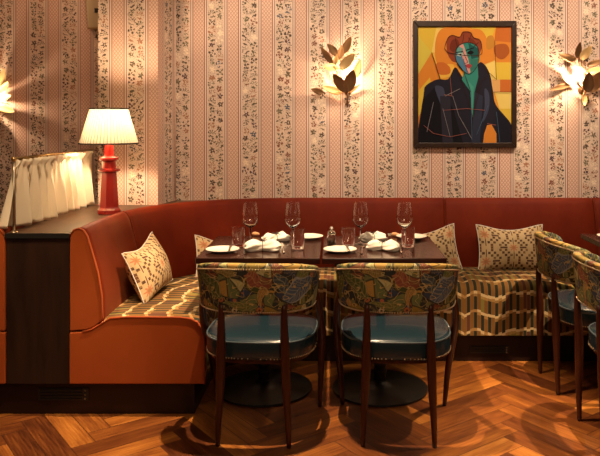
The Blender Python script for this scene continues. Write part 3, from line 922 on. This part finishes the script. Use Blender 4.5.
# ------------------------------------------------------------------ dining tables
def make_table(w, d, loc, rz, label):
    t = thing('dining_table', label, 'dining table', loc, rz, 'dining tables')
    mb = MB(); mb.add(*box(-w/2, w/2, -d/2, d/2, .722, .75)); bevel(mb.build('tabletop', M['table'], t, smooth=False), .003)
    mb = MB(); mb.add(*box(-w/2+.06, w/2-.06, -d/2+.06, d/2-.06, .700, .722)); mb.build('underframe', M['iron'], t, smooth=False)
    mb = MB(); mb.add(*lathe([(.245, 0), (.252, .004), (.250, .012), (.20, .018), (.10, .026), (.05, .036), (.04, .05)], 64)); mb.build('base_disc', M['iron'], t, angle=50)
    mb = MB(); mb.add(*lathe([(.034, .04), (.030, .07), (.036, .09), (.036, .10), (.028, .11), (.035, .13), (.035, .14), (.027, .16), (.026, .69), (.05, .70)], 28)); mb.build('column', M['iron'], t, angle=40)
    return t
DT0, DT1 = 3.365, 4.02
tyc = (DT0+DT1)/2
T1 = make_table(.600, DT1-DT0, (-.3625, tyc, 0), 0, 'dark mahogany table set for dining, the left of the pair, by the corner')
T2 = make_table(.600, DT1-DT0, (.2475, tyc, 0), 0, 'dark mahogany table set for dining, under the portrait, with the shaker on it')
T3 = make_table(.70, .64, (1.80, 3.78, 0), 0, 'dark dining table at the right edge with two chairs along its side')

# ------------------------------------------------------------------ chairs
def bpath(s):
    th = s*PI/2
    x = .261*math.copysign(abs(math.sin(th))**.86, th); y = -.075-.195*abs(math.cos(th))**.80
    return x, y
def make_chair(label, loc, rz):
    t = thing('dining_chair', label, 'dining chair', loc, rz, 'barrel back dining chairs')
    # backrest
    N = 56; V = []; F = []; UV = []; ss = [-1+2*i/N for i in range(N+1)]
    pts = [Vector(bpath(s)) for s in ss]
    ul = [0]
    for i in range(N): ul.append(ul[-1]+(pts[i+1]-pts[i]).length)
    tot = ul[-1]; K = 22
    def nrm(i):
        d = (pts[min(i+1, N)]-pts[max(i-1, 0)]).normalized(); return Vector((-d.y, d.x))  # inward
    def zz(s):
        a = abs(s); zt = .800-.046*a**2.4; zb = .580+.012*a**3
        q = max(0, (a-.86)/.14); e = 1-math.sqrt(max(0, 1-q*q*.98))
        return zb+.060*e, zt-.030*e
    TH = .044
    rows = []
    for i, s in enumerate(ss):
        zb, zt = zz(s); n = nrm(i); p = pts[i]; h = (zt-zb)/2; zc = (zt+zb)/2
        q = max(0, (abs(s)-.97)/.03); th = TH*(1-.45*q)
        row = []
        for k in range(K):
            a = 2*PI*k/K; ca, sa = math.cos(a), math.sin(a)
            o = -ca; z = sa
            ex = .35
            o = math.copysign(abs(o)**ex, o); z = math.copysign(abs(z)**ex, z)
            off = (o*.5+.5)*th; zq = zc+z*h
            lean = .022*(zq-.58)/.22
            P = p+n*(off-lean)
            row.append((P.x, P.y, zq)); UV.append((ul[i]-tot/2, zq if ca >= 0 or True else zq))
        rows.append(row); V += row
    for i in range(N):
        for k in range(K): F.append((i*K+k, i*K+(k+1) % K, (i+1)*K+(k+1) % K, (i+1)*K+k))
    F.append(tuple(range(K))[::-1]); F.append(tuple(range(N*K, (N+1)*K)))
    mb = MB(); mb.add(V, F, UV); br = mb.build('backrest', M['tapestry'], t, angle=60)
    # nailhead trim along the outer face
    mb = MB()
    def outer(f, zoff, top):
        x = f*N; i = int(min(x, N-1)); r = x-i; s = -1+2*f
        zb, zt = zz(s); p = pts[i].lerp(pts[i+1], r); n = nrm(i)
        z = zt+zoff if top else zb+zoff
        lean = .022*(z-.58)/.22
        q = p-n*(lean+.0004)
        return (q.x, q.y, z)
    m = 92
    for j in range(m):
        f = .015+.97*j/(m-1)
        mb.add(*ball(outer(f, -.022, True), .0036, 6, 4))
    for j in range(m):
        f = .04+.92*j/(m-1)
        mb.add(*ball(outer(f, .010, False), .0034, 6, 4))
    o = mb.build('nailhead_trim', M['nail'], br); o['kind'] = 'stuff'
    # seat: lofted rounded square
    NR = 56; V = []; F = []
    lv = [(.362, .97), (.366, 1.0), (.385, 1.004), (.432, 1.004), (.443, .99), (.449, .955), (.455, .88), (.461, .70), (.465, .4), (.466, .1)]
    def plan(a, s):
        c_, s_ = math.cos(a), math.sin(a); e = .58
        x = math.copysign(abs(c_)**e, c_)*.252; y = math.copysign(abs(s_)**e, s_)*.238
        x *= 1-.12*max(0, -y/.238)**2
        return x*s, .030+y*s
    for z, s in lv:
        for k in range(NR):
            x, y = plan(2*PI*k/NR, s); V.append((x, y, z))
    for i in range(len(lv)-1):
        for k in range(NR): F.append((i*NR+k, i*NR+(k+1) % NR, (i+1)*NR+(k+1) % NR, (i+1)*NR+k))
    F.append(tuple(range(NR))[::-1]); F.append(tuple(range((len(lv)-1)*NR, len(lv)*NR)))
    mb = MB(); mb.add(V, F); st = mb.build('seat', M['blue_leather'], t, angle=60)
    mb = MB(); mb.add(*tube([(*plan(2*PI*k/NR, .997), .441) for k in range(NR+1)], .0042, 6)); mb.build('piping', M['blue_piping'], st)
    mb = MB()
    for j in range(110):
        x, y = plan(2*PI*j/110, 1.004); mb.add(*ball((x, y, .371), .0036, 6, 4))
    o = mb.build('nailhead_trim', M['nail'], st); o['kind'] = 'stuff'
    mb = MB(); V = []; 
    for z, s in ((.345, .93), (.363, .93)):
        for k in range(NR):
            x, y = plan(2*PI*k/NR, s); V.append((x, y, z))
    F = [(k, (k+1) % NR, NR+(k+1) % NR, NR+k) for k in range(NR)]+[tuple(range(NR))[::-1], tuple(range(NR, 2*NR))]
    mb.add(V, F); mb.build('seat_rail', M['walnut'], t, smooth=False)
    for sx in (-1, 1):
        P = curve([(sx*.155, -.232, 0), (sx*.151, -.236, .12), (sx*.143, -.238, .30), (sx*.139, -.240, .42), (sx*.137, -.247, .53), (sx*.136, -.250, .62)], 4)
        Rr = [r[0] for r in curve([(.010,), (.0145,), (.0205,), (.0200,), (.0165,), (.012,)], 4)]
        mb = MB(); mb.add(*tube(P, Rr, 10)); mb.build('leg', M['walnut'], t)
        P = curve([(sx*.252, .215, 0), (sx*.262, .165, .18), (sx*.273, .08, .36), (sx*.277, .0, .48), (sx*.268, -.055, .58), (sx*.255, -.075, .66)], 4)
        Rr = [r[0] for r in curve([(.010,), (.015,), (.0195,), (.0175,), (.0145,), (.010,)], 4)]
        mb = MB(); mb.add(*tube(P, Rr, 10)); mb.build('leg', M['walnut'], t)
    return t
ch = make_chair('barrel back chair with botanical tapestry back and blue seat, at the left table', (-.331, 3.262, 0), R(-3.5))
dup(ch, (.292, 3.262, 0), R(-2), 'barrel back chair with botanical tapestry back and blue seat, below the portrait')
dup(ch, (1.392, 3.76, 0), R(-90), 'barrel back chair at the right table, nearer the banquette')
dup(ch, (1.392, 3.14, 0), R(-90), 'barrel back chair at the right table, nearest the camera and cut by the frame')

# ------------------------------------------------------------------ pillows
def pz(a, b):
    k = .11*(1-a*a) if b < 0 else .25*(1-a*a)**1.6
    return b*(1-k)
def make_pillow(W, H, T):
    mb = MB(); n = 28; V = []; F = []; UV = []
    for side in (1, -1):
        k = len(V)
        for i in range(n+1):
            for j in range(n+1):
                a = -1+2*i/n; b = -1+2*j/n
                x = a*W/2*(1-.075*(1-b*b)); z = H/2*pz(a, b)
                th = T/2*((1-a*a)**.55)*((1-b*b)**.55)
                wr = .004*math.sin(a*7+b*4)*(1-a*a)*(1-b*b)
                V.append((x, side*th+wr, z)); UV.append((a*W/2+.0, b*H/2))
        for i in range(n):
            for j in range(n):
                q = k+i*(n+1)+j; F.append((q, q+n+1, q+n+2, q+1) if side == 1 else (q, q+1, q+n+2, q+n+1))
    mb.add(V, F, UV); return mb
def edge_piping(W, H):
    pts = []
    for e in range(4):
        for i in range(14):
            a = -1+2*i/14
            A, B = [(a, -1), (1, a), (-a, 1), (-1, -a)][e]
            pts.append((A*W/2*(1-.075*(1-B*B)), 0, H/2*pz(A, B)))
    pts.append(pts[0]); mb = MB(); mb.add(*tube(pts, .003, 6)); return mb
def pillow(loc, rot, label, src=None, W=.43, H=.300, T=.165):
    o = thing('throw_pillow', label, 'throw pillow', loc, 0, 'patterned pillows on the banquette')
    c = make_pillow(W, H, T).build('cover', M['pillow'], o)
    edge_piping(W, H).build('welt', M['napkin'], o)
    o.rotation_euler = rot; return o
P4 = pillow((1.135, 4.475, .597), (R(-14), 0, 0), 'cream pillow with brown and orange woven pattern, beneath the right of the portrait')
P1 = pillow((-1.005, 3.83, .602), (R(-16), 0, R(94)), 'cream pillow with brown squares leaning on the short curved end of the banquette')
P1.location = (-1.000, 3.80, .615); P1.rotation_euler = (R(-22), R(-6), R(84))
P2 = dup(P4, (-.665, 4.36, .535), 0, 'cream pillow half hidden behind the left corner of the left table', rot=(R(-20), R(10), R(36)))
P3 = dup(P4, (.590, 4.475, .572), 0, 'cream pillow half hidden behind the right corner of the table under the portrait', rot=(R(-14), R(-9), R(0)))

# ------------------------------------------------------------------ tableware
ZT = .7505
def at(px, py, z=ZT):
    D = (CH-z)*FPX/(py-HY); return ((px-HX)*D/FPX, D, z)
def wine(label, loc):
    o = thing('wine_glass', label, 'wine glass', loc, 0, 'wine glasses on the two tables')
    mb = MB(); mb.add(*lathe([(.004, .084), (.018, .092), (.036, .110), (.0455, .135), (.0435, .160), (.0345, .203), (.0315, .222), (.0303, .222), (.0333, .203), (.0423, .160), (.0442, .135), (.0348, .112), (.016, .0945), (.001, .0895)], 40)); mb.build('bowl', M['glass'], o, angle=35)
    mb = MB(); mb.add(*lathe([(.0362, 0), (.0365, .0015), (.02, .0035), (.006, .007), (.0038, .014), (.0035, .05), (.0038, .0835)], 28)); mb.build('stem_and_foot', M['glass'], o)
    return o
W1 = wine('stemmed wine glass standing leftmost of all, behind the leftmost tumbler', at(250.3, 243.8))
dup(W1, at(292.8, 244), 0, 'stemmed wine glass at the right side of the left table')
dup(W1, at(360.5, 243.6), 0, 'stemmed wine glass on the table under the portrait, beside its left tumbler')
dup(W1, at(404.5, 244), 0, 'stemmed wine glass standing rightmost of all')
def tumbler(label, loc):
    o = thing('tumbler', label, 'water glass', loc, 0, 'water tumblers on the two tables')
    mb = MB(); mb.add(*lathe([(.033, 0), (.0345, .002), (.0355, .10), (.0337, .1005), (.0325, .014), (.001, .010)], 32)); mb.build('vessel', M['glass'], o, angle=50)
    return o
G1 = tumbler('clear water tumbler farthest left, behind the front plate of the left table', at(238.5, 246))
dup(G1, at(297.7, 248.2), 0, 'clear water tumbler at the right side of the left table')
dup(G1, at(348.3, 246.6), 0, 'clear water tumbler between the pepper shaker and a wine glass')
dup(G1, at(408, 246.5), 0, 'clear water tumbler farthest right, in front of a plate')
def plate(label, loc):
    o = thing('side_plate', label, 'plate', loc, 0, 'white side plates on the tables')
    mb = MB(); mb.add(*lathe([(.048, 0), (.05, .003), (.070, .009), (.0845, .0135), (.085, .015), (.083, .0157), (.068, .0115), (.05, .0065), (.001, .0055)], 48)); d = mb.build('dish', M['china'], o, angle=60)
    mb = MB(); mb.add(*tube([(.0848*math.cos(2*PI*k/48), .0848*math.sin(2*PI*k/48), .0148) for k in range(49)], .0011, 6)); mb.build('rim_line', M['rim'], o)
    return o
def knife(label, p, q, cat='knife', z=ZT, lift=0.0, nm='butter_knife', grp='butter knives'):
    p = Vector(p); q = Vector(q); L = (q-p).length
    o = thing(nm, label, cat, (p.x, p.y, z), math.atan2(q.y-p.y, q.x-p.x), grp)
    mb = MB(); V, F = box(0, L*.55, -.005, .005, .001, .006); mb.add(V, F); bevel(mb.build('handle', M['steel'], o, smooth=False), .0015)
    mb = MB(); mb.add(*prism([(L*.55, -.004), (L*.6, -.009), (L*.92, -.009), (L, 0), (L*.92, .005), (L*.55, .004)], .0025, .0042)); mb.build('blade', M['steel'], o, smooth=False)
    if lift: o.rotation_euler = (0, -lift, o.rotation_euler.z)
    return o
PLS = [('white side plate at the front left corner of the left table', at(222.5, 250.2, .757)),
       ('white side plate at the back right of the left table', at(308, 237.2, .757)),
       ('white side plate at the front of the table under the portrait', at(340, 250.2, .757)),
       ('white side plate at the back of the table under the portrait', at(411.5, 237.2, .757)),
       ]
pp = plate(PLS[0][0], (*PLS[0][1][:2], ZT))
for lb, l in PLS[1:]: dup(pp, (*l[:2], ZT), 0, lb)
dup(pp, (1.575, 3.94, ZT), 0, 'white side plate on the table at the right edge')
for (x, y, _), lb in ((PLS[0][1], 'steel butter knife on the front plate of the left table'), (PLS[2][1], 'steel butter knife on the front plate under the portrait')):
    knife(lb, (x+.045, y-.078, 0), (x+.030, y+.080, 0), z=ZT+.0162)
def napkin(label, loc, rz, seed, s=1.0):
    random.seed(seed); ph = [random.uniform(0, 6.28) for _ in range(6)]
    o = thing('napkin', label, 'napkin', loc, rz, 'white tied napkins on the tables')
    mb = MB(); NU, NV = 36, 28; V = []; F = []
    for i in range(NU+1):
        t = -1+2*i/NU
        wd = .018+.040*abs(t)**.8*(1 if t < 0 else 1.1); hh = .016+.011*(1-abs(abs(t)-.55)*1.8)
        endf = math.sqrt(max(0.0, 1-abs(t)**6))
        for k in range(NV):
            a = 2*PI*k/NV
            w = wd*(1+.10*math.sin(3*a+ph[0]+t*2)+.09*math.sin(7*a+ph[1]+t*5))*endf+.0005
            h = hh*(1+.15*math.sin(5*a+ph[2]+t*3)+.12*math.sin(9*a+ph[3]))*endf+.0005
            x = t*.078+.006*math.sin(a*4+ph[4])*abs(t)
            zc = .017
            z = max(.0004, zc+h*math.sin(a)*1.15)
            V.append((x*s, w*math.cos(a)*s, z*s))
    for i in range(NU):
        for k in range(NV): F.append((i*NV+k, i*NV+(k+1) % NV, (i+1)*NV+(k+1) % NV, (i+1)*NV+k))
    F.append(tuple(range(NV))[::-1]); F.append(tuple(range(NU*NV, (NU+1)*NV)))
    mb.add(V, F); mb.build('cloth', M['napkin'], o)
    mb = MB(); mb.add(*tube([(0, .0215*math.cos(2*PI*k/20)*s, (.017+.0235*math.sin(2*PI*k/20))*s+.001) for k in range(21)], .0018, 6))
    for sg in (-1, 1):
        mb.add(*tube(curve([(0, 0, .041*s), (.012*sg, .010, .050*s), (.022*sg, .002, .046*s), (.012*sg, -.008, .044*s), (0, 0, .041*s)], 4), .0013, 5))
        mb.add(*tube(curve([(0, 0, .041*s), (.008*sg, -.012, .045*s), (.015*sg, -.022, .036*s)], 4), .0012, 5))
    mb.build('ribbon', M['ribbon'], o)
    return o
napkin('white tied napkin at the front of the left table', at(262.5, 250.5), R(5), 3, 1.15)
napkin('white tied napkin behind the other napkin on the left table', at(276, 241), R(28), 5, .95)
napkin('white tied napkin at the front of the table under the portrait', at(383, 250), R(-18), 7, 1.05)
napkin('white tied napkin farther back on the table under the portrait', at(373, 240.3), R(24), 9, .95)
napkin('white napkin on the table at the right edge', (1.66, 3.76, ZT), R(30), 11, 1.1)
# cutlery seen end on
def fork(label, p, q):
    p = Vector(p); q = Vector(q); L = (q-p).length
    o = thing('fork', label, 'fork', (p.x, p.y, ZT), math.atan2(q.y-p.y, q.x-p.x), 'forks on the tables')
    mb = MB(); mb.add(*prism([(0, -.006), (L*.3, -.004), (L*.7, -.0025), (L*.72, -.010), (L*.78, -.011), (L*.78, .011), (L*.72, .010), (L*.7, .0025), (L*.3, .004), (0, .006)], .001, .004)); mb.build('handle', M['steel'], o, smooth=False)
    for i in range(4):
        y = -.0095+.0063*i; mb = MB(); mb.add(*box(L*.775, L, y-.0013, y+.0013, .001, .0035)); mb.build('tine', M['steel'], o, smooth=False)
    return o
for (a, b, lb) in (((284, 253), (281, 243), 'steel knife right of the front napkin on the left table'), ((401.5, 253), (397, 243.5), 'steel knife right of the front napkin under the portrait')):
    knife(lb, at(*a), at(*b), nm='table_knife', grp='table knives')
for (a, b, lb) in (((245, 254), (247, 245), 'steel fork left of the front napkin on the left table'), ((361.5, 254), (363, 245), 'steel fork left of the front napkin under the portrait')):
    fork(lb, at(*a), at(*b))
# pepper shaker with a steel knob
sh = thing('pepper_shaker', 'small glass pepper shaker with ball top, between the two place settings', 'shaker', at(331.5, 246))
mb = MB(); mb.add(*lathe([(.019, 0), (.023, .003), (.024, .04), (.021, .062), (.019, .062), (.0215, .04), (.0205, .006), (.001, .005)], 24)); mb.build('jar', M['glass'], sh, angle=40)
mb = MB(); mb.add(*lathe([(.0195, .0065), (.020, .035), (.001, .038)], 20)); mb.build('pepper', M['pepper'], sh)
mb = MB(); mb.add(*lathe([(.0215, .062), (.0225, .070), (.018, .078), (.007, .082), (.006, .086)], 24)); lid = mb.build('cap', M['steel'], sh, angle=40)
mb = MB(); mb.add(*ball((0, 0, .094), .010, 14, 8)); mb.build('knob', M['steel'], lid)
# bread rolls resting by the far plates
def bread(label, p, rz):
    o = thing('bread_roll', label, 'bread roll', p, rz, 'golden bread rolls')
    mb = MB(); V, F = ball((0, 0, 0), 1, 20, 12)
    V = [(x*.024*(1+.1*math.sin(9*x)), y*.012, .0122+z*.0118) for x, y, z in V]; mb.add(V, F); mb.build('crust', M['roll'], o)
    return o
bread('small golden bread roll by the rear wine glass on the left table', at(255.5, 236), R(-20))
bread('small golden bread roll beside the far plate under the portrait', at(395, 236.5), R(-25))
